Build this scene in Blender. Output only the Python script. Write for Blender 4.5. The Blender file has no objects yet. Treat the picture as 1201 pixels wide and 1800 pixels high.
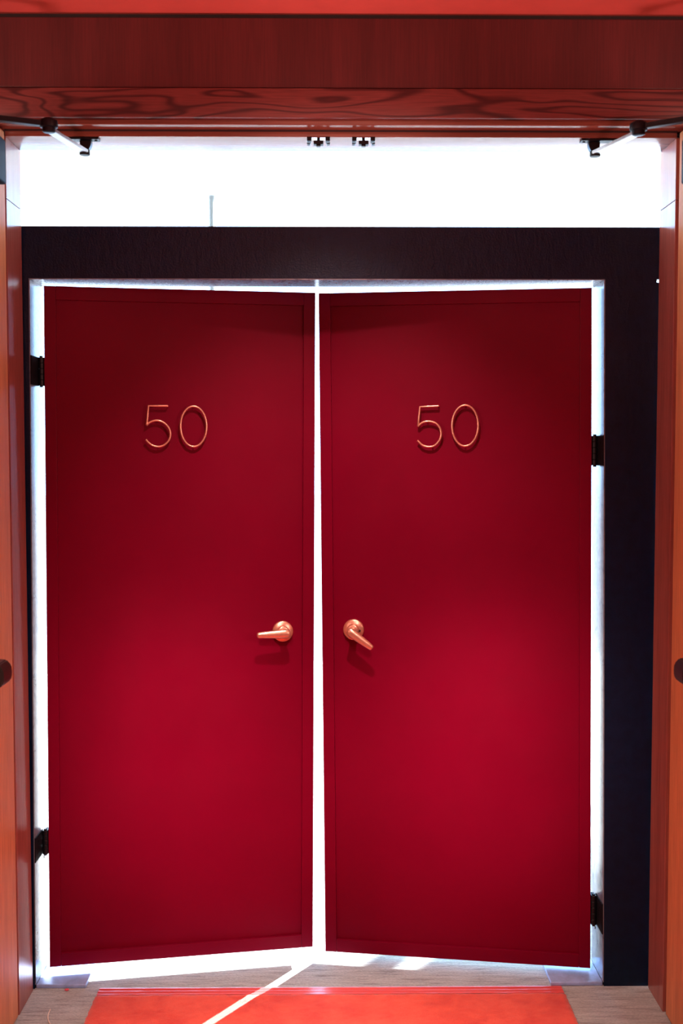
import bpy, bmesh, math, random
from mathutils import Vector, Matrix
random.seed(7)
sc = bpy.context.scene
COL = sc.collection
PI = math.pi

# ------------------------------------------------------------------ camera
cam_d = bpy.data.cameras.new('camera')
cam = bpy.data.objects.new('camera', cam_d); COL.objects.link(cam)
cam_d.sensor_fit = 'VERTICAL'; cam_d.sensor_height = 36.0; cam_d.lens = 39.0
cam_d.clip_start = 0.02; cam_d.clip_end = 200
cam.location = (0, -3.25, 1.605)
cam.rotation_euler = (PI/2 - math.atan(105/1950), 0, -math.atan(20/1950))
cam_d.dof.use_dof = True; cam_d.dof.focus_distance = 3.36; cam_d.dof.aperture_fstop = 2.2
sc.camera = cam

# ------------------------------------------------------------------ light
SKY = 10.5
w = bpy.data.worlds.new('sky'); sc.world = w; w.use_nodes = True
bg = w.node_tree.nodes['Background']
bg.inputs[0].default_value = (0.36, 0.61, 1.0, 1); bg.inputs[1].default_value = SKY

def lamp(name, kind, loc, energy, color, **kw):
    d = bpy.data.lights.new(name, kind); d.energy = energy; d.color = color
    for k, v in kw.items(): setattr(d, k, v)
    o = bpy.data.objects.new(name, d); COL.objects.link(o); o.location = loc
    return o
def aim(o, tgt):
    o.rotation_euler = (Vector(tgt) - o.location).to_track_quat('-Z', 'Y').to_euler()

SUN_EL = math.radians(17)
sun_dir = Vector((-0.574*math.cos(SUN_EL), -0.819*math.cos(SUN_EL), -math.sin(SUN_EL)))
sun = lamp('sun', 'SUN', (5, 8, 4), 70.0, (1.0, 0.99, 0.98), angle=math.radians(0.6))
sun.rotation_euler = sun_dir.to_track_quat('-Z', 'Y').to_euler()
# foyer lamps: downlight before the doors, two softer ceiling spots further back,
# plus added fill lights for the ceiling, the sides, the runner and overall red
LAMP = (1.0, 0.68, 0.53)
spot = lamp('foyer_downlight', 'SPOT', (0.0, -0.92, 2.73), 190.0, LAMP, spot_size=math.radians(66), spot_blend=1.0, shadow_soft_size=0.04)
aim(spot, (0.0, 0.15, 0.70))
down = lamp('foyer_runner_fill', 'SPOT', (0.0, -0.80, 2.73), 320.0, LAMP, spot_size=math.radians(45), spot_blend=1.0, shadow_soft_size=0.05)  # added fill that brightens the runner
for x in (-0.42, 0.42):
    sp = lamp('foyer_ceiling_spot', 'SPOT', (x, -2.7, 2.70), 1080.0, LAMP, spot_size=math.radians(17), spot_blend=1.0, shadow_soft_size=0.2)
    aim(sp, (x, 0.15, 0.70))
for x in (-0.55, 0.50):
    up = lamp('foyer_ceiling_fill', 'SPOT', (x, -0.80, 0.02), 165.0, (1.0, 0.42, 0.42), spot_size=math.radians(46), spot_blend=1.0, shadow_soft_size=0.2)  # added fill with no fixture of its own, brightens the red ceiling strip
    aim(up, (x*0.9, -0.42, 2.77))
panel = lamp('foyer_red_fill', 'AREA', (0.0, -3.5, 2.70), 40.0, (1.0, 0.36, 0.30), shape='RECTANGLE', size=1.2, size_y=1.2)  # added red ambient fill, not an actual ceiling fixture
panel.rotation_euler = (math.radians(25), 0, 0)
for x in (-2.2, 2.2):
    side_fill = lamp('foyer_side_fill', 'AREA', (x, -2.6, 1.95), 44.0, (1.0, 0.58, 0.48), shape='RECTANGLE', size=0.4, size_y=0.8)  # added side fill for the jambs and open leaves
    aim(side_fill, (0.0, -0.1, 1.45))

sc.view_settings.view_transform = 'Standard'; sc.view_settings.look = 'None'
sc.view_settings.gamma = 1.0; sc.view_settings.exposure = 0.0
sc.view_settings.use_curve_mapping = False
sc.cycles.use_denoising = True
sc.cycles.max_bounces = 12; sc.cycles.diffuse_bounces = 6; sc.cycles.glossy_bounces = 6
sc.cycles.transparent_max_bounces = 12
sc.cycles.sample_clamp_indirect = 30.0
sc.cycles.caustics_reflective = True

# ------------------------------------------------------------------ materials
class NT:
    def __init__(s, name):
        s.m = bpy.data.materials.new(name); s.m.use_nodes = True
        s.t = s.m.node_tree; s.n = s.t.nodes; s.l = s.t.links
        s.b = s.n['Principled BSDF']
    def node(s, typ, **kw):
        n = s.n.new(typ)
        for k, v in kw.items():
            if k.startswith('i_'):
                key = k[2:]; key = int(key) if key.isdigit() else key.replace('_', ' ')
                n.inputs[key].default_value = v
            else: setattr(n, k, v)
        return n
    def link(s, a, ao, b, bi): s.l.new(a.outputs[ao], b.inputs[bi])
    def coords(s, scale=(1, 1, 1), rot=(0, 0, 0), loc=(0, 0, 0)):
        tc = s.node('ShaderNodeTexCoord'); mp = s.node('ShaderNodeMapping')
        mp.inputs['Scale'].default_value = scale; mp.inputs['Rotation'].default_value = rot; mp.inputs['Location'].default_value = loc
        s.link(tc, 'Object', mp, 'Vector'); return mp
    def noise(s, nsc, detail=4, rough=0.5, dist=0.0, **c):
        mp = s.coords(**c)
        n = s.node('ShaderNodeTexNoise'); n.inputs['Scale'].default_value = nsc
        n.inputs['Detail'].default_value = detail; n.inputs['Roughness'].default_value = rough; n.inputs['Distortion'].default_value = dist
        s.link(mp, 0, n, 'Vector'); return n
    def ramp(s, src, so, stops):
        r = s.node('ShaderNodeValToRGB'); e = r.color_ramp.elements
        while len(e) < len(stops): e.new(0.5)
        for i, (p, c) in enumerate(stops):
            e[i].position = p; e[i].color = c if len(c) == 4 else (*c, 1)
        s.link(src, so, r, 'Fac'); return r
    def mix(s, a, b, fac, mode='MULTIPLY'):
        m = s.node('ShaderNodeMix'); m.data_type = 'RGBA'; m.blend_type = mode
        m.inputs[0].default_value = fac
        s.l.new(a, m.inputs[6]); s.l.new(b, m.inputs[7]); return m.outputs[2]
    def bump(s, src, so, strength, dist=0.002):
        b = s.node('ShaderNodeBump'); b.inputs['Strength'].default_value = strength; b.inputs['Distance'].default_value = dist
        s.link(src, so, b, 'Height'); s.link(b, 0, s.b, 'Normal'); return b
    def p(s, **kw):
        for k, v in kw.items():
            s.b.inputs[k.replace('_', ' ')].default_value = v
        return s

def plain(name, col, rough=0.5, metal=0.0, spec=0.5, nscale=60, namt=0.12, bump=0.0):
    t = NT(name); t.p(Roughness=rough, Metallic=metal); t.b.inputs['Specular IOR Level'].default_value = spec
    n = t.noise(nscale, 5, 0.6)
    lo = tuple(c*(1-namt) for c in col); hi = tuple(min(1, c*(1+namt)) for c in col)
    r = t.ramp(n, 'Fac', [(0.3, lo), (0.7, hi)])
    t.link(r, 0, t.b, 'Base Color')
    if bump: t.bump(n, 'Fac', bump, 0.001)
    return t.m

def oak_straight(name, dark, light, axis, rough=0.38, spec=0.5):
    """quarter-cut veneer: long fine fibres along an axis"""
    t = NT(name); t.p(Roughness=rough); t.b.inputs['Specular IOR Level'].default_value = spec
    def sc_(across, along): return tuple(along if i == axis else across for i in range(3))
    fine = t.noise(1.0, 3, 0.6, 0.0, scale=sc_(330, 7))
    band = t.noise(1.0, 3, 0.5, 0.3, scale=sc_(14, 0.5))
    r1 = t.ramp(fine, 'Fac', [(0.36, tuple(c*0.72 for c in light)), (0.62, light)])
    r2 = t.ramp(band, 'Fac', [(0.3, tuple(d/l for d, l in zip(dark, light))), (0.7, (1, 1, 1))])
    t.l.new(t.mix(r1.outputs[0], r2.outputs[0], 1.0), t.b.inputs['Base Color'])
    t.bump(fine, 'Fac', 0.12, 0.0006)
    return t.m

def oak_cathedral(name, dark, light, rough=0.35):
    """flat-cut board, grain along X with flame figure"""
    t = NT(name); t.p(Roughness=rough)
    n = t.noise(1.0, 2.0, 0.4, 0.25, scale=(1.7, 1.7, 12))
    m = t.node('ShaderNodeMath', operation='MULTIPLY'); m.inputs[1].default_value = 62; t.link(n, 'Fac', m, 0)
    s = t.node('ShaderNodeMath', operation='SINE'); t.link(m, 0, s, 0)
    mr = t.node('ShaderNodeMapRange'); mr.inputs['From Min'].default_value = -1; t.link(s, 0, mr, 'Value')
    r = t.ramp(mr, 0, [(0.0, dark), (0.22, tuple(0.3*a+0.7*b for a, b in zip(dark, light))), (0.55, light), (1.0, tuple(0.12*a+0.88*b for a, b in zip(dark, light)))])
    f = t.noise(1.0, 3, 0.6, 0, scale=(9, 300, 300))
    r1 = t.ramp(f, 'Fac', [(0.36, (0.72, 0.70, 0.70)), (0.62, (1, 1, 1))])
    t.l.new(t.mix(r.outputs[0], r1.outputs[0], 1.0), t.b.inputs['Base Color'])
    t.bump(f, 'Fac', 0.1, 0.0006)
    return t.m

M = {}
M['oak_v'] = oak_straight('oak_veneer_deep_red', (0.066, 0.0085, 0.0095), (0.105, 0.015, 0.016), 2)  # deep red veneer, straight upright grain
M['oak_door'] = oak_straight('oak_veneer_orange', (0.62, 0.25, 0.11), (0.80, 0.335, 0.15), 2, 0.6, 0.12)
M['oak_x'] = oak_straight('oak_lining_level', (0.20, 0.062, 0.042), (0.29, 0.095, 0.062), 0, 0.27)
M['oak_j'] = oak_straight('oak_lining_upright', (0.28, 0.078, 0.062), (0.39, 0.118, 0.090), 2, 0.27)
M['oak_flame'] = oak_cathedral('oak_flame_board', (0.055, 0.011, 0.012), (0.19, 0.046, 0.041))
M['red_ceiling'] = plain('red_ceiling_tone', (0.62, 0.11, 0.085), 0.7, nscale=9, namt=0.06)  # even red with slight random mottling
M['red_wall'] = plain('dark_red_wall_paint', (0.42, 0.05, 0.045), 0.7, nscale=7, namt=0.08)
M['gap'] = plain('shadow_gap_black', (0.02, 0.012, 0.012), 0.9)
M['white'] = plain('white_emulsion', (0.80, 0.81, 0.80), 0.7, nscale=5, namt=0.02)
M['grey_metal'] = plain('grey_window_metal', (0.10, 0.11, 0.12), 0.4, nscale=40)
M['pave'] = plain('darkened_terrace_paving', (0.13, 0.135, 0.14), 0.8, nscale=6)  # paving colour kept dark so it throws less light indoors
M['hard'] = plain('black_hardware', (0.005, 0.005, 0.008), 0.42, 0.0, 0.22)
M['housing'] = plain('black_matt_housing', (0.006, 0.006, 0.009), 0.65, 0.0, 0.08)
M['bar_black'] = plain('brown_black_bar', (0.020, 0.014, 0.013), 0.4, 0.0, 0.5)
M['seal'] = plain('dark_seal', (0.025, 0.010, 0.010), 0.8)
M['mirror_steel'] = plain('polished_mirror_steel', (0.62, 0.62, 0.64), 0.18, 1.0)
M['arm_steel'] = plain('satin_arm_steel', (0.50, 0.50, 0.52), 0.3, 0.9)

def red_paint():
    t = NT('crimson_gloss_paint'); t.p(Roughness=0.36); t.b.inputs['Specular IOR Level'].default_value = 0.08
    n = t.noise(2.2, 4, 0.6)
    r = t.ramp(n, 'Fac', [(0.3, (0.128, 0.0002, 0.013)), (0.7, (0.152, 0.0003, 0.016))])
    t.link(r, 0, t.b, 'Base Color')
    n2 = t.noise(260, 3, 0.6); n3 = t.noise(16, 3, 0.5)
    m = t.node('ShaderNodeMath', operation='MULTIPLY_ADD'); m.inputs[1].default_value = 1.5
    t.link(n3, 'Fac', m, 0); t.link(n2, 'Fac', m, 2)
    t.bump(m, 0, 0.10, 0.0012)
    n4 = t.noise(5, 4, 0.6)
    rr = t.ramp(n4, 'Fac', [(0.3, (0.36,)*3), (0.7, (0.46,)*3)])
    t.link(rr, 0, t.b, 'Roughness')
    return t.m
M['red'] = red_paint()

def black_paint():
    t = NT('black_brushed_paint'); t.p(Roughness=0.27); t.b.inputs['Specular IOR Level'].default_value = 0.24
    n = t.noise(30, 5, 0.65)
    r = t.ramp(n, 'Fac', [(0.3, (0.0005, 0.006, 0.022)), (0.75, (0.001, 0.010, 0.036))])
    t.link(r, 0, t.b, 'Base Color')
    a = t.noise(190, 4, 0.65); b = t.noise(1.0, 4, 0.6, 0.8, scale=(60, 30, 20))
    m = t.node('ShaderNodeMath', operation='MULTIPLY_ADD'); m.inputs[1].default_value = 1.2
    t.link(b, 'Fac', m, 0); t.link(a, 'Fac', m, 2)
    t.bump(m, 0, 0.45, 0.002)
    return t.m
M['black'] = black_paint()
M['plate'] = plain('blued_steel_plate', (0.30, 0.45, 0.80), 0.30, 0.15, 0.5, nscale=25, namt=0.2, bump=0.05)

def reveal_paint():
    t = NT('scuffed_lit_reveal_paint'); t.p(Roughness=0.24)  # the frame's black paint, greyed to carry lobby light; scuffs are wear
    n = t.noise(1.0, 5, 0.7, 0.4, scale=(45, 22, 22))
    r = t.ramp(n, 'Fac', [(0.30, (0.03, 0.04, 0.075)), (0.42, (0.13, 0.15, 0.20)), (0.7, (0.20, 0.22, 0.27))])
    t.link(r, 0, t.b, 'Base Color'); t.bump(n, 'Fac', 0.15, 0.001)
    return t.m
M['reveal'] = reveal_paint()

def copper():
    t = NT('satin_copper'); t.p(Roughness=0.30, Metallic=0.8)
    n = t.noise(120, 4, 0.6)
    r = t.ramp(n, 'Fac', [(0.3, (0.68, 0.34, 0.265)), (0.7, (0.80, 0.42, 0.33))])
    t.link(r, 0, t.b, 'Base Color'); return t.m
M['copper'] = copper()
M['dark_slot'] = plain('dark_slot', (0.02, 0.008, 0.008), 0.5)

def carpet_floor():
    t = NT('streaked_grey_carpet'); t.p(Roughness=0.95); t.b.inputs['Specular IOR Level'].default_value = 0.15
    t.b.inputs['Sheen Weight'].default_value = 0.5; t.b.inputs['Sheen Roughness'].default_value = 0.5
    a = t.noise(1.0, 5, 0.65, 0.3, scale=(9, 75, 40))
    b = t.noise(1.0, 3, 0.6, 0.0, scale=(120, 260, 120))
    r = t.ramp(a, 'Fac', [(0.28, (0.11, 0.125, 0.125)), (0.45, (0.31, 0.365, 0.37)), (0.62, (0.40, 0.47, 0.48)), (0.8, (0.52, 0.60, 0.60))])
    r2 = t.ramp(b, 'Fac', [(0.3, (0.62, 0.62, 0.64)), (0.65, (1, 1, 1))])
    t.l.new(t.mix(r.outputs[0], r2.outputs[0], 1.0), t.b.inputs['Base Color'])
    m = t.node('ShaderNodeMath', operation='MULTIPLY_ADD'); m.inputs[1].default_value = 1.2
    t.link(a, 'Fac', m, 0); t.link(b, 'Fac', m, 2)
    t.bump(m, 0, 0.5, 0.004)
    return t.m
M['floor'] = carpet_floor()

def red_pile():
    t = NT('red_carpet_pile'); t.p(Roughness=0.9)
    t.b.inputs['Specular IOR Level'].default_value = 0.2
    t.b.inputs['Sheen Weight'].default_value = 0.45; t.b.inputs['Sheen Roughness'].default_value = 0.4
    t.b.inputs['Sheen Tint'].default_value = (1, 0.75, 0.7, 1)
    a = t.noise(11, 4, 0.6, 0.5); b = t.noise(420, 3, 0.65)
    r = t.ramp(a, 'Fac', [(0.32, (0.66, 0.048, 0.038)), (0.6, (0.84, 0.105, 0.072))])
    r2 = t.ramp(b, 'Fac', [(0.3, (0.6, 0.55, 0.55)), (0.65, (1, 1, 1))])
    t.l.new(t.mix(r.outputs[0], r2.outputs[0], 1.0), t.b.inputs['Base Color'])
    t.bump(b, 'Fac', 0.6, 0.004)
    return t.m
M['pile'] = red_pile()

def binding():
    t = NT('glossy_red_edge_tape'); t.p(Roughness=0.30)
    a = t.noise(1.0, 3, 0.6, 0.3, scale=(3, 220, 60))
    r = t.ramp(a, 'Fac', [(0.3, (0.55, 0.05, 0.05)), (0.65, (0.72, 0.12, 0.12))])
    t.link(r, 0, t.b, 'Base Color'); t.bump(a, 'Fac', 0.5, 0.002)
    return t.m
M['tape'] = binding()

def glass():
    t = NT('clear_window_glass')
    out = t.n['Material Output']
    tr = t.node('ShaderNodeBsdfTransparent'); gl = t.node('ShaderNodeBsdfGlossy'); gl.inputs['Roughness'].default_value = 0.02
    tr.inputs[0].default_value = (0.96, 0.98, 0.98, 1)
    lw = t.node('ShaderNodeFresnel'); lw.inputs[0].default_value = 1.35
    ms = t.node('ShaderNodeMixShader')
    t.link(lw, 0, ms, 0); t.link(tr, 0, ms, 1); t.link(gl, 0, ms, 2); t.link(ms, 0, out, 'Surface')
    return t.m
M['glass'] = glass()
M['lint'] = plain('pink_lint', (0.70, 0.10, 0.15), 0.9)
M['thread'] = plain('white_thread', (0.75, 0.70, 0.62), 0.9)

# ------------------------------------------------------------------ mesh helpers
def B(): return bmesh.new()
def box(bm, x0, x1, y0, y1, z0, z1, bev=0.0, seg=2):
    r = bmesh.ops.create_cube(bm, size=1.0)
    vs = r['verts']
    for v in vs:
        v.co = Vector(((x0+x1)/2 + v.co.x*(x1-x0), (y0+y1)/2 + v.co.y*(y1-y0), (z0+z1)/2 + v.co.z*(z1-z0)))
    if bev:
        es = list({e for v in vs for e in v.link_edges})
        bmesh.ops.bevel(bm, geom=es, offset=bev, segments=seg, affect='EDGES', profile=0.5)
def prism(bm, poly, axis, a, b):
    """poly of 2-tuples extruded along an axis (0: YZ, 1: XZ, 2: XY) from a to b"""
    def mk(p, t):
        return {0: (t, p[0], p[1]), 1: (p[0], t, p[1]), 2: (p[0], p[1], t)}[axis]
    va = [bm.verts.new(mk(p, a)) for p in poly]; vb = [bm.verts.new(mk(p, b)) for p in poly]
    n = len(poly)
    bm.faces.new(va); bm.faces.new(vb[::-1])
    for i in range(n): bm.faces.new((va[i], vb[i], vb[(i+1) % n], va[(i+1) % n]))
def tube(bm, pts, r, closed=False, seg=10, radii=None, flat=(1, 1), up=None):
    pts = [Vector(p) for p in pts]; n = len(pts); rings = []
    nrm = None
    for i, p in enumerate(pts):
        if closed: tan = (pts[(i+1) % n] - pts[i-1]).normalized()
        else: tan = (pts[min(i+1, n-1)] - pts[max(i-1, 0)]).normalized()
        u = Vector(up) if up else Vector((0, 1, 0))
        if abs(u.dot(tan)) > 0.95: u = Vector((0, 0, 1))
        a = tan.cross(u).normalized(); b = a.cross(tan).normalized()
        rr = radii[i] if radii else r
        rings.append([bm.verts.new(p + a*math.cos(2*PI*k/seg)*rr*flat[0] + b*math.sin(2*PI*k/seg)*rr*flat[1]) for k in range(seg)])
    m = n if closed else n-1
    for i in range(m):
        A, C = rings[i], rings[(i+1) % n]
        for k in range(seg): bm.faces.new((A[k], A[(k+1) % seg], C[(k+1) % seg], C[k]))
    if not closed:
        bm.faces.new(rings[0][::-1]); bm.faces.new(rings[-1])
def lathe(bm, prof, origin, axis='z', seg=32):
    """prof: list of (radius, height) spun about an axis through origin"""
    o = Vector(origin); rings = []
    for r, h in prof:
        ring = []
        for k in range(seg):
            a = 2*PI*k/seg; c, s = r*math.cos(a), r*math.sin(a)
            v = {'z': (c, s, h), 'y': (c, h, s), 'x': (h, c, s)}[axis]
            ring.append(bm.verts.new(o + Vector(v)))
        rings.append(ring)
    for i in range(len(rings)-1):
        for k in range(seg): bm.faces.new((rings[i][k], rings[i][(k+1) % seg], rings[i+1][(k+1) % seg], rings[i+1][k]))
    bm.faces.new(rings[0]); bm.faces.new(rings[-1])
def obj(name, bm, mat, parent=None, smooth=None, shear=0.0):
    if shear:
        for v in bm.verts: v.co.x += shear*v.co.z
    bmesh.ops.recalc_face_normals(bm, faces=bm.faces[:])
    me = bpy.data.meshes.new(name); bm.to_mesh(me); bm.free()
    me.materials.append(mat)
    o = bpy.data.objects.new(name, me); COL.objects.link(o)
    if smooth is not None:
        for p in me.polygons: p.use_smooth = True
        try: me.set_sharp_from_angle(angle=math.radians(smooth))
        except Exception: pass
    if parent: o.parent = parent
    return o
def tag(o, label, cat, group=None, kind=None):
    o['label'] = label; o['category'] = cat
    if group: o['group'] = group
    if kind: o['kind'] = kind
    return o
def empty(name, loc=(0, 0, 0), rz=0.0):
    o = bpy.data.objects.new(name, None); COL.objects.link(o)
    o.empty_display_size = 0.1
    o.location = loc; o.rotation_euler = (0, 0, rz); return o
def onebox(name, mat, x0, x1, y0, y1, z0, z1, bev=0.0, parent=None):
    b = B(); box(b, x0, x1, y0, y1, z0, z1, bev); return obj(name, b, mat, parent)
def struct(name, mat, ext, label, cat, bev=0.0):
    return tag(onebox(name, mat, *ext, bev=bev), label, cat, kind='structure')

# ------------------------------------------------------------------ the opening in the wall
XL, XR = -0.888, 0.954           # stop faces of the jambs
ZS = 2.469                       # stop soffit of the head
YW = -0.205                      # face of the wall
LX0, LX1, LY1, LZ = -4.6, 4.3, 5.0, 3.49      # the bright lobby behind
FX, FY0, FZ = 2.3, -5.2, 2.774                # half width, rear and ceiling of the foyer

struct('floor', M['floor'], (-4.8, 4.5, FY0-0.2, LY1+0.2, -0.12, 0.0), 'streaky grey brown carpet floor running under the doorway', 'floor')
# wall with the doorway: pieces left, right and above, one mesh
b = B()
for x0, x1, z0, z1 in ((LX0-0.2, XL-0.035, 0, LZ), (XR+0.035, LX1+0.2, 0, LZ), (XL-0.035, XR+0.035, 2.53, LZ)):
    box(b, x0, x1, YW, -0.012, z0, z1)
tag(obj('wall_back', b, M['white']), 'wall around the doorway between dark foyer and bright lobby', 'wall', kind='structure')
# timber cladding above the doorway, up to the shadow gap
struct('trim_1', M['oak_v'], (-FX, FX, YW-0.022, YW-0.001, 2.578, 2.760), 'reddish oak veneer panel with upright grain above the doorway', 'panel', 0.0015)
struct('trim_2', M['gap'], (-FX, FX, YW-0.008, YW-0.001, 2.760, FZ+0.01), 'dark shadow gap between oak panel and red ceiling', 'gap')
b = B(); box(b, -FX, FX, YW-0.025, YW-0.001, 2.4985, 2.5765, 0.003, 4)
tag(obj('trim_3', b, M['oak_flame'], smooth=40), 'long oak board with flame figured grain along the top of the doorway', 'trim', kind='structure')
for nm, x0, x1, side in (('trim_4', -1.07, -0.945, 'left'), ('trim_5', 1.012, 1.137, 'right')):
    struct(nm, M['oak_v'], (x0, x1, YW-0.025, YW-0.001, 0, 2.497), 'upright oak casing board behind the open %s wooden door' % side, 'trim', 0.003)
for nm, x0, x1, side in (('trim_9', -FX, -1.0705, 'left'), ('trim_10', 1.1375, FX, 'right')):
    struct(nm, M['oak_v'], (x0, x1, YW-0.018, YW-0.001, 0, 2.497), 'reddish oak wall panel %s of the doorway beyond the casing' % side, 'panel', 0.0015)
# head lining: rebate, seal, stop
head = empty('trim_6', (0, 0, 0)); tag(head, 'stepped oak head lining under the flame grained board', 'trim', kind='structure')
b = B(); box(b, XL-0.034, XR+0.034, YW, -0.012, 2.4865, 2.528, 0.003, 4); obj('rebate', b, M['oak_x'], head, 40)
b = B(); box(b, XL-0.002, XR+0.002, -0.155, -0.008, ZS, 2.490, 0.0015, 3); obj('stop', b, M['oak_x'], head, 40)
onebox('seal', M['seal'], XL-0.002, XR+0.002, -0.160, -0.154, 2.4825, 2.488, 0.001, head)
# jamb linings, each in two lengths with a fine joint
for nm, s, x in (('trim_7', -1, XL), ('trim_8', 1, XR)):
    e = empty(nm, (0, 0, 0)); tag(e, 'varnished oak jamb lining on the %s of the doorway' % ('left' if s < 0 else 'right'), 'jamb', kind='structure')
    def xx(a, c): return (min(x+s*a, x+s*c), max(x+s*a, x+s*c))
    b = B(); box(b, *xx(0.018, 0.034), YW, -0.012, 0, 2.486, 0.0015); obj('rebate', b, M['oak_j'], e)
    for z0, z1 in ((0.0, 2.300), (2.3016, ZS)):
        b = B(); box(b, *xx(0, 0.019), -0.155, -0.010, z0, z1, 0.0012, 2); obj('stop', b, M['oak_j'], e)
    b = B(); box(b, *xx(0.012, 0.0175), -0.1602, -0.1548, 0, 2.482, 0.001); obj('seal', b, M['seal'], e)

# ------------------------------------------------------------------ foyer shell
struct('ceiling_foyer', M['red_ceiling'], (-FX, FX, FY0, YW-0.001, FZ, FZ+0.08), 'red ceiling strip along the top edge', 'ceiling')
struct('wall_left', M['red_wall'], (-FX-0.1, -FX, FY0, YW, 0, FZ+0.08), 'dark red left wall of the foyer', 'wall')
struct('wall_right', M['red_wall'], (FX, FX+0.1, FY0, YW, 0, FZ+0.08), 'dark red right wall of the foyer', 'wall')
struct('wall_front', M['red_wall'], (-FX-0.1, FX+0.1, FY0-0.1, FY0, 0, FZ+0.08), 'dark red wall behind the viewer', 'wall')

# ------------------------------------------------------------------ lobby shell
struct('ceiling_lobby', M['white'], (LX0-0.2, LX1+0.2, -0.205, LY1+0.15, LZ, LZ+0.1), 'bright white lobby ceiling seen over the black frame', 'ceiling')
struct('wall_lobby_left', M['white'], (LX0-0.12, LX0, -0.012, LY1, 0, LZ), 'white left wall of the lobby', 'wall')
struct('wall_lobby_right', M['white'], (LX1, LX1+0.12, -0.012, LY1, 0, LZ), 'white right wall of the lobby', 'wall')
b = B()
box(b, LX0-0.12, -4.3, LY1, LY1+0.12, 0, LZ); box(b, 3.57, 3.64, LY1, LY1+0.12, 0, LZ); box(b, 3.76, LX1+0.12, LY1, LY1+0.12, 0, LZ)  # right pier and end wall added to cut the sun patch by the doors
tag(obj('wall_lobby_far', b, M['white']), 'white lobby window piers, the right ones added to shape the sunlight', 'wall', kind='structure')
for k, (x0, x1, lab) in enumerate(((-4.3, -0.869, 'tall bright lobby window left of the thin grey mullion'), (-0.869, 3.57, 'wide bright lobby window right of the thin grey mullion'), (3.64, 3.76, 'narrow added slit at the right of the lobby letting a sun patch through')), 1):
    e = empty('window_%d' % k, (x0, LY1, 0)); tag(e, lab, 'window', kind='structure')
    b = B(); box(b, 0.001, x1-x0-0.001, 0.05, 0.062, 0.004, LZ-0.001); obj('pane', b, M['glass'], e)
    b = B(); box(b, 0.0, x1-x0, 0.03, 0.08, 0.0, 0.004); obj('sill', b, M['white'], e)
    if k == 1:
        b = B(); box(b, x1-x0-0.022, x1-x0+0.022, 0.0, 0.045, 0.02, LZ-0.001, 0.002); obj('mullion', b, M['grey_metal'], e)
struct('ground', M['pave'], (-30, 30, LY1+0.2, 40, -0.12, -0.02), 'darkened paved terrace outside the lobby windows', 'ground')

# ------------------------------------------------------------------ free standing black frame
FW, FT, FD = 0.153, 2.257, 0.14
def li(z): return -0.8823 + (0.0128/2.104)*z        # inner edge of the left post
def ri(z): return 0.8205 - (0.0225/2.104)*z         # inner edge of the right post
ZI = 2.105
fr = empty('doorway_frame', (0, 0, 0)); tag(fr, 'freestanding black painted door frame standing behind the oak doorway', 'door frame', kind='thing')
b = B(); prism(b, [(li(0)-FW, 0), (li(0)-0.003, 0), (li(ZI)-0.003, ZI+0.003), (li(ZI)-FW, ZI+0.003)], 1, 0, FD); obj('post', b, M['black'], fr)
b = B(); prism(b, [(ri(0)+0.003, 0), (0.962, 0), (0.962, 2.097), (0.9512, 2.099), (0.9512, ZI+0.002), (0.962, ZI+0.003), (ri(ZI)+0.003, ZI+0.003)], 1, 0, FD); obj('post', b, M['black'], fr)
b = B(); prism(b, [(li(ZI)-FW, ZI+0.003), (0.962, ZI+0.003), (0.962, FT), (li(ZI)-FW, FT)], 1, 0, FD); obj('lintel', b, M['black'], fr)
# thin lining boards of the reveal, mitred at the corners
b = B(); prism(b, [(li(0)-0.003, 0.012), (li(0), 0.012), (li(ZI), ZI), (li(ZI)-0.003, ZI+0.003)], 1, 0.0015, FD); obj('reveal_lining', b, M['reveal'], fr)
b = B(); prism(b, [(ri(0)+0.003, 0.012), (ri(0), 0.012), (ri(ZI), ZI), (ri(ZI)+0.003, ZI+0.003)], 1, 0.0015, FD); obj('reveal_lining', b, M['reveal'], fr)
b = B(); prism(b, [(li(ZI)-0.0025, ZI+0.003), (li(ZI)+0.0005, ZI), (ri(ZI)-0.0005, ZI), (ri(ZI)+0.0025, ZI+0.003)], 1, 0.0015, FD); obj('reveal_lining', b, M['reveal'], fr)
for x0, x1 in ((li(0), -0.733), (0.664, ri(0))):
    b = B(); box(b, x0, x1, 0.002, 0.165, 0.0, 0.012, 0.0025, 3)
    o = obj('base_plate', b, M['plate'], fr, 40); o['label'] = 'flat metal foot plate'

# ------------------------------------------------------------------ the two red doors
PXS = 0.00173                    # size of one photograph pixel on the door face
def numeral(pts_px, closed, c, s):
    """wire numeral; points in pixels from c (local x, z)"""
    b = B(); off = -0.016
    P = [(c[0] + x*PXS, off, c[1] - y*PXS) for x, y in pts_px]
    tube(b, P, 0.0034, closed, 10)
    # pins that hold it off the face
    step = max(1, len(P)//4)
    for q in P[::step][:4]: tube(b, [(q[0], off, q[2]), (q[0], 0.0, q[2])], 0.002, False, 8, up=(0, 0, 1))
    return b
def arc_pts(P, n=6):
    """Catmull-Rom through P"""
    out = []
    Q = [P[0]] + P + [P[-1]]
    for i in range(1, len(Q)-2):
        for k in range(n):
            t = k/n; p0, p1, p2, p3 = Q[i-1], Q[i], Q[i+1], Q[i+2]
            out.append(tuple(0.5*((2*p1[j]) + (-p0[j]+p2[j])*t + (2*p0[j]-5*p1[j]+4*p2[j]-p3[j])*t*t + (-p0[j]+3*p1[j]-3*p2[j]+p3[j])*t**3) for j in (0, 1)))
    out.append(P[-1]); return out
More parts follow.
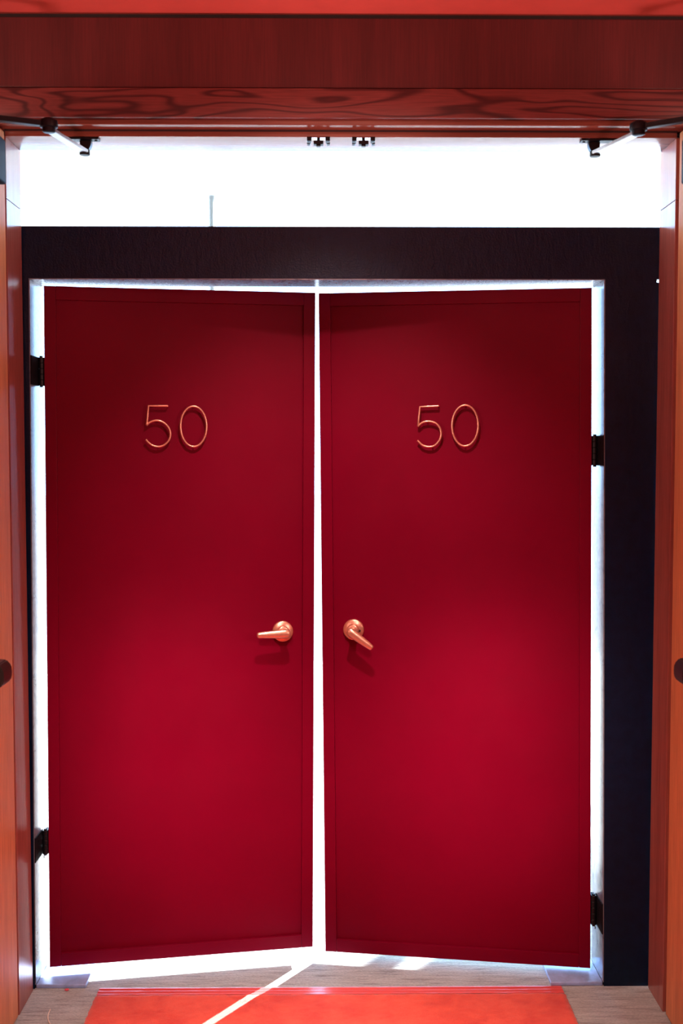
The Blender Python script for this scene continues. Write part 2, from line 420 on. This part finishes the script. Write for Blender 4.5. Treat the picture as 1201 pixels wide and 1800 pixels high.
def five(bar, stem_bot, bowl):
    pts = [bar[0], ((bar[0][0]+bar[1][0])/2, (bar[0][1]+bar[1][1])/2), bar[1],
           ((bar[1][0]+stem_bot[0])/2, (bar[1][1]+stem_bot[1])/2), stem_bot]
    return pts + arc_pts(bowl, 5)
FIVE_L = [(x/6.672, y/6.672) for x, y in ((495, 223), (275, 223), (250, 447), (300, 408), (375, 392), (450, 420), (505, 480), (523, 550), (505, 625), (450, 678), (385, 697), (320, 685), (270, 650), (240, 615))]
FIVE_R = [(x/6.672, y/6.672) for x, y in ((472, 227), (258, 235), (236, 463), (290, 418), (360, 405), (440, 425), (490, 480), (507, 555), (490, 625), (430, 690), (360, 703), (290, 685), (230, 628))]

def red_door(label, loc, ang, s, W, H, k, five_px, five_c, zero_c, zero_r, rose, tip, hub, hinges, seat):
    """local frame: hinge edge at x=0, leaf runs to x=s*W, y=0 front face, z up; k racks the leaf sideways"""
    T = 0.022
    d = empty('hinged_door', loc, ang); tag(d, label, 'door', kind='thing')
    def X(a, c): return (min(s*a, s*c), max(s*a, s*c))
    b = B(); box(b, *X(0, W), 0, T, 0, H, 0.0012); obj('panel', b, M['red'], d, shear=k)
    for a, c, z0, z1, nm in ((0, 0.034, 0, H, 'stile'), (W-0.036, W, 0, H, 'stile'), (0.0345, W-0.0365, H-0.040, H, 'rail'), (0.0345, W-0.0365, 0, 0.041, 'rail')):
        b = B(); box(b, *X(a, c), -0.009, 0.0005, z0, z1, 0.0008); obj(nm, b, M['red'], d, shear=k)
    # numerals
    o0 = five_px[1]
    rel = [(x-o0[0], y-o0[1]) for x, y in five_px]
    pts = five(rel[0:2], rel[2], rel[2:])
    fx = five_c[0]; 
    o = obj('numeral', numeral(pts, False, five_c, s), M['copper'], d, 60); o['label'] = 'thin copper wire figure 5'
    el = [(zero_r[0]*math.cos(2*PI*i/40), zero_r[1]*math.sin(2*PI*i/40)) for i in range(40)]
    o = obj('numeral', numeral(el, True, zero_c, s), M['copper'], d, 60); o['label'] = 'thin copper wire figure 0'
    # lever handle: rose, collar, neck, lever
    rx, rz = rose
    b = B(); lathe(b, [(0.0325, 0.0), (0.0325, -0.006), (0.0315, -0.0085), (0.026, -0.0115), (0.019, -0.013), (0.017, -0.016), (0.0165, -0.022), (0.013, -0.0235)], (rx, 0, rz), 'y', 40)
    h = obj('handle', b, M['copper'], d, 35); h['label'] = 'copper lever handle on a round rose'
    b = B()
    hx, hz = hub
    tube(b, [(rx, -0.020, rz), (rx*0.6+hx*0.4, -0.036, rz*0.7+hz*0.3), (hx, -0.052, hz), (hx, -0.060, hz)], 0.01, False, 16, radii=[0.0105, 0.0105, 0.0125, 0.010], up=(0, 0, 1))
    v = Vector((tip[0]-hx, 0, tip[1]-hz)); L = v.length; v.normalize()
    st = [(-0.013, 0.006), (-0.011, 0.0105), (-0.004, 0.0135), (0.006, 0.0142), (0.03, 0.0130), (0.06, 0.0110), (L-0.006, 0.0092), (L-0.002, 0.0078), (L, 0.005)]
    st = [q for q in st if q[0] <= L]
    tube(b, [Vector((hx, -0.055, hz)) + v*q[0] for q in st], 0.01, False, 18, radii=[q[1] for q in st], flat=(1, 0.62), up=(0, 1, 0))
    obj('lever', b, M['copper'], h, 50)
    b = B(); lathe(b, [(0.0035, 0), (0.0035, -0.002)], (rx+0.020, -0.0125, rz-0.002), 'y', 14); obj('turn_slot', b, M['dark_slot'], h)
    # hinges: flap on the reveal, knuckles beside the leaf edge, pin tips
    for z0, z1, dec in hinges:
        b = B(); zc = (z0+z1)/2; n = 5; hgt = (z1-z0)/n
        seat_x = seat                                   # reveal face, distance outside the hinge edge
        for q in range(n):
            lathe(b, [(0.0080, 0.0004), (0.0088, 0.0012), (0.0088, hgt-0.0012), (0.0080, hgt-0.0004)], (s*(-0.0095), -0.004, z0+q*hgt), 'z', 18)
        tube(b, [(s*(-0.0095), -0.004, z0-0.004), (s*(-0.0095), -0.004, z1+0.004)], 0.0048, False, 12, up=(0, 1, 0))
        for zz in (z0+0.012, zc, z1-0.012): box(b, *X(-seat_x+0.003, -0.008), -0.006, 0.006, zz-0.0075, zz+0.0075)
        box(b, *X(-0.012, 0.0), -0.002, T-0.004, z0, z1)
        if dec:
            tube(b, [(s*(-0.006), -0.006, z1), (s*(-0.004), -0.010, z1+0.006), (s*(-0.0025), -0.012, z1+0.012)], 0.0012, False, 8)
            tube(b, [(s*(-0.012), -0.006, z0), (s*(-0.014), -0.010, z0-0.006), (s*(-0.013), -0.012, z0-0.010)], 0.0014, False, 8)
        obj('hinge', b, M['hard'], d, 35, shear=k)
    return d


AL, AR = 0.16434, -0.15241
ZL0, ZR0 = 0.0325, 0.0235
HL = ((1.770, 1.854, 0), (0.352, 0.426, 1)); HR = ((1.542, 1.631, 0), (0.136, 0.228, 1))
red_door('left crimson door with its lever handle level and copper number 50', (-0.860, 0.080, ZL0), AL, 1, 0.8135, 2.0645, 0.0053,
         FIVE_L, (0.3137, 1.7124), (0.4481, 1.6508), (22.8, 35.4), (0.7207, 1.0138), (0.6351, 1.0115), (0.7264, 1.0141), HL, 0.021)
red_door('right crimson door with its lever handle drooping and copper number 50', (0.7994, 0.075, ZR0), AR, -1, 0.8235, 2.070, -0.0095,
         FIVE_R, (-0.5291, 1.7196), (-0.3921, 1.6621), (22.8, 35.8), (-0.7343, 1.0297), (-0.6692, 0.9807), (-0.7361, 1.0283), HR, 0.020)
for hs, z0w, f, s in ((HL, ZL0, li, 1), (HR, ZR0, ri, -1)):
    for z0, z1, dec in hs:
        b = B(); prism(b, [(f(z0+z0w)+s*0.0002, z0+z0w), (f(z0+z0w)+s*0.0032, z0+z0w), (f(z1+z0w)+s*0.0032, z1+z0w), (f(z1+z0w)+s*0.0002, z1+z0w)], 1, -0.0005, 0.085)
        for q in (0.25, 0.75):
            z = z0w + z0 + (z1-z0)*q
            lathe(b, [(0.004, s*0.003), (0.0025, s*0.0042)], (f(z), 0.030, z), 'x', 12)
        obj('hinge_flap', b, M['housing'], fr)

# ------------------------------------------------------------------ open wooden doors, folded back towards the viewer
def wood_door(nm, s, xface, label):
    """s = +1: face towards +X (left leaf)"""
    y1 = -0.172 if s > 0 else -0.178
    d = empty(nm, (xface, y1, 0.006)); tag(d, label, 'door', kind='structure')
    def X(a, c): return (min(s*a, s*c), max(s*a, s*c))        # local: 0 at the face, negative into the leaf
    L = 0.905
    b = B(); box(b, *X(-0.045, 0), -L, 0, 0, 2.470, 0.0025, 3); obj('leaf', b, M['oak_door'], d, 40)
    # panic bar: end housing, long case, push pad, front end cap
    pb = empty('panic_bar', (0, 0, 0)); pb.parent = d; pb['label'] = 'brown black panic bar'
    yb = -0.287 if s > 0 else -0.280
    zb = 1.046
    pr = [(0.0, -0.034), (0.062, -0.034), (0.078, -0.022), (0.082, -0.006), (0.080, 0.016), (0.068, 0.030), (0.0, 0.034)]
    b = B(); prism(b, [(s*q[0], zb+q[1]) for q in pr], 1, yb-0.075, yb)
    bmesh.ops.bevel(b, geom=b.edges[:], offset=0.003, segments=2, affect='EDGES')
    obj('end_housing', b, M['bar_black'], pb, 40)
    pr2 = [(0.0, -0.030), (0.046, -0.030), (0.056, -0.016), (0.056, 0.016), (0.046, 0.030), (0.0, 0.030)]
    b = B(); prism(b, [(s*q[0], zb+q[1]) for q in pr2], 1, -L+0.03, yb-0.075); obj('case', b, M['bar_black'], pb)
    pr3 = [(0.05, -0.020), (0.074, -0.015), (0.078, 0.0), (0.074, 0.015), (0.05, 0.020)]
    b = B(); prism(b, [(s*q[0], zb+q[1]) for q in pr3], 1, -L+0.10, yb-0.10); obj('push_pad', b, M['arm_steel'], pb)
    # hinges on the jamb side
    for z in (0.22, 1.24, 2.25):
        b = B()
        tube(b, [(s*(-0.047), 0.004, z-0.055), (s*(-0.047), 0.004, z+0.055)], 0.006, False, 12, up=(0, 1, 0)); obj('hinge', b, M['hard'], d, 40)
    return d
wood_door('door_1', 1, -0.8865, 'orange oak door standing open along the left edge')
wood_door('door_2', -1, 0.9560, 'orange oak door standing open along the right edge')

def closer(s, xf, elbow, pivot, ybody, label):
    """s = +1 on the left leaf; closer body on the leaf face, two arms to a shoe under the head lining"""
    e = empty('door_closer', (xf, ybody, 2.287)); tag(e, label, 'door closer', 'overhead door closers', kind='thing')
    def W(p): return Vector(p) - Vector((xf, ybody, 2.287))
    def X(a, c): return (min(s*a, s*c), max(s*a, s*c))
    b = B(); box(b, *X(0.0005, 0.060), -0.27, 0.0, 0.0, 0.113, 0.006, 3); o = obj('body', b, M['housing'], e, 40); o['label'] = 'black closer housing'
    pin = W((xf+s*0.032, ybody-0.035, 0)); pz = 2.441-2.287
    b = B(); lathe(b, [(0.013, 0.112), (0.013, pz-0.008), (0.018, pz-0.007), (0.018, pz+0.014), (0.012, pz+0.018)], (pin.x, pin.y, 0), 'z', 20); obj('spindle', b, M['hard'], e, 40)
    el = W(elbow); pv = W(pivot)
    # main arm: flat bar on edge
    def bar(bm, A, C, wa, wc, h, z0, z1):
        A = Vector(A); C = Vector(C); dd = (C-A); dd.z = 0; dd.normalize(); n = Vector((-dd.y, dd.x, 0))
        vs = []
        for P, wd, zz in ((A, wa, z0), (C, wc, z1)):
            for sx, sz in ((-1, 0), (1, 0), (1, 1), (-1, 1)): vs.append(bm.verts.new((P.x+n.x*sx*wd, P.y+n.y*sx*wd, zz+sz*h)))
        f = bm.faces.new
        f((vs[0], vs[1], vs[2], vs[3])); f((vs[4], vs[7], vs[6], vs[5]))
        for k in range(4): f((vs[k], vs[4+k], vs[4+(k+1) % 4], vs[(k+1) % 4]))
        bmesh.ops.bevel(bm, geom=bm.edges[:], offset=0.0012, segments=2, affect='EDGES')
    b = B(); bar(b, (pin.x, pin.y, 0), el, 0.012, 0.0095, 0.013, pz-0.002, pz-0.002); obj('main_arm', b, M['hard'], e, 40)
    # elbow knuckle
    b = B(); lathe(b, [(0.013, pz-0.016), (0.0165, pz-0.014), (0.0165, pz-0.005), (0.0225, pz-0.003), (0.0235, pz+0.006), (0.022, pz+0.014), (0.015, pz+0.018), (0.012, pz+0.020)], (el.x, el.y, 0), 'z', 28); obj('elbow', b, M['hard'], e, 40)
    # forearm, wide and flat, ends in a rounded eye at the shoe
    b = B(); bar(b, el, pv, 0.0125, 0.0130, 0.009, pz-0.013, pv.z-0.004); obj('forearm', b, M['arm_steel'], e, 40)
    # shoe: plate under the stop, curved bracket, eye
    zs = 2.4688-2.287
    sh = empty('shoe', (pv.x, pv.y, 0)); sh.parent = e
    yf = -0.151 - pivot[1]
    b = B(); box(b, -0.052*1 - 0.010*s, 0.052 - 0.010*s, yf, yf+0.030, zs-0.006, zs-0.0003, 0.0012); obj('plate', b, M['hard'], sh)
    for q in (-0.043, 0.043):
        b = B(); lathe(b, [(0.0045, zs-0.0058), (0.003, zs-0.0082)], (q-0.010*s, yf+0.016, 0), 'z', 14); obj('screw', b, M['hard'], sh)
    b = B(); prism(b, [(-0.012, zs-0.005), (0.020, zs-0.005), (0.019, pv.z+0.016), (0.012, pv.z+0.004), (-0.010, pv.z+0.004)] if s > 0 else
                      [(0.012, zs-0.005), (-0.020, zs-0.005), (-0.019, pv.z+0.016), (-0.012, pv.z+0.004), (0.010, pv.z+0.004)], 1, -0.011, 0.011)
    bmesh.ops.bevel(b, geom=b.edges[:], offset=0.002, segments=2, affect='EDGES'); obj('bracket', b, M['hard'], sh, 40)
    b = B(); lathe(b, [(0.010, pv.z+0.006), (0.0145, pv.z+0.004), (0.0150, pv.z-0.006), (0.0135, pv.z-0.009), (0.006, pv.z-0.010)], (0, 0, 0), 'z', 26); obj('eye', b, M['hard'], sh, 40)
    return e
closer(1, -0.8865, (-0.722, -0.345, 2.441), (-0.678, -0.128, 2.4335), -0.365, 'black door closer with jointed arm at the top left of the doorway')
closer(-1, 0.9560, (0.800, -0.335, 2.441), (0.736, -0.128, 2.4335), -0.385, 'black door closer with jointed arm at the top right of the doorway')

# ------------------------------------------------------------------ two latch strikes under the head stop
for x, lab in ((-0.0315, 'left one of two small black latch strikes under the oak head lining'), (0.0925, 'right one of two small black latch strikes under the oak head lining')):
    e = empty('latch_strike', (x, -0.150, ZS)); tag(e, lab, 'latch strike', 'latch strikes under the head lining', kind='thing')
    for sx in (-1, 1):
        b = B(); box(b, sx*0.0255-0.006, sx*0.0255+0.006, -0.008, 0.02, -0.0105, -0.0002, 0.001); obj('lug', b, M['hard'], e)
        b = B(); prism(b, [(sx*0.0315, -0.0175), (sx*0.0315, -0.0145), (sx*0.022, -0.0165), (sx*0.024, -0.0190)], 1, -0.002, 0.016); obj('wing', b, M['hard'], e)
    b = B(); box(b, -0.0190, 0.0190, -0.006, 0.022, -0.0018, -0.0003, 0.0004); o = obj('soffit_mirror', b, M['mirror_steel'], e); o['label'] = 'thin steel plate added to mirror the white of the soffit'  # added plate, reflects white where the lit soffit shows between the lugs
    b = B(); box(b, -0.0135, 0.0135, -0.010, 0.012, -0.0205, -0.0105, 0.0012); box(b, -0.006, 0.006, -0.006, 0.008, -0.0245, -0.020, 0.001); box(b, -0.004, 0.004, 0.006, 0.012, -0.011, -0.0015); obj('roller_block', b, M['hard'], e)

# ------------------------------------------------------------------ red runner with glossy end tape
run = empty('carpet_runner', (0, 0, 0)); tag(run, 'bright red carpet runner leading up to the double doors', 'carpet', kind='thing')
RX0, RX1 = -0.694, 0.697
b = B()
nx, ny = 180, 130
y_a, y_b = -1.0, -0.052
vs = [[None]*(ny+1) for _ in range(nx+1)]
for i in range(nx+1):
    for j in range(ny+1):
        edge = min(i, nx-i, ny-j)
        z = 0.0095 + random.uniform(-0.0007, 0.0007)
        if edge == 0: z = 0.001
        elif edge == 1: z -= 0.001
        jit = random.uniform(-0.0015, 0.0015) if edge == 0 else 0
        vs[i][j] = b.verts.new((RX0 + (RX1-RX0)*i/nx + jit, y_a + (y_b-y_a)*j/ny + (jit if j == ny else 0), z))
for i in range(nx):
    for j in range(ny): b.faces.new((vs[i][j], vs[i+1][j], vs[i+1][j+1], vs[i][j+1]))
obj('pile', b, M['pile'], run, 180)
onebox('pile_tail', M['pile'], RX0, RX1, FY0+0.02, y_a, 0.001, 0.0095, 0.001, run)
b = B()
n = 90; m = 8
rows = []
for j in range(m+1):
    y = -0.054 + 0.056*j/m
    rows.append([b.verts.new((RX0+0.004 + (RX1-RX0-0.008)*i/n, y + random.uniform(-0.0004, 0.0004), 0.0012 if j == m else 0.0065 - 0.0025*(j/m) + 0.0012*math.sin(j*2.4) + random.uniform(-0.0003, 0.0003))) for i in range(n+1)])
for j in range(m):
    for i in range(n): b.faces.new((rows[j][i], rows[j][i+1], rows[j+1][i+1], rows[j+1][i]))
o = obj('end_tape', b, M['tape'], run, 180); o['label'] = 'glossy pinkish end tape'

# ------------------------------------------------------------------ bits on the carpet
b = B(); bmesh.ops.create_icosphere(b, subdivisions=2, radius=0.006)
for v in b.verts: v.co = Vector((v.co.x*1.2, v.co.y*0.8, max(0.0, v.co.z*0.5+0.003)))*random.uniform(0.7, 1.15)
o = obj('lint_scrap', b, M['lint']); o.location = (-0.787, -0.012, 0.0005); tag(o, 'tiny pink lint scrap on the carpet before the left foot plate', 'lint', kind='thing')
b = B(); tube(b, arc_pts([(-0.807, -0.128), (-0.805, -0.160), (-0.797, -0.190), (-0.780, -0.222)], 6) and [(q[0], q[1], 0.003) for q in arc_pts([(-0.807, -0.128), (-0.805, -0.160), (-0.797, -0.190), (-0.780, -0.222)], 6)], 0.0014, False, 8, up=(0, 0, 1))
o = obj('loose_thread', b, M['thread']); tag(o, 'pale curved thread lying on the carpet by the left oak door', 'thread', kind='thing')
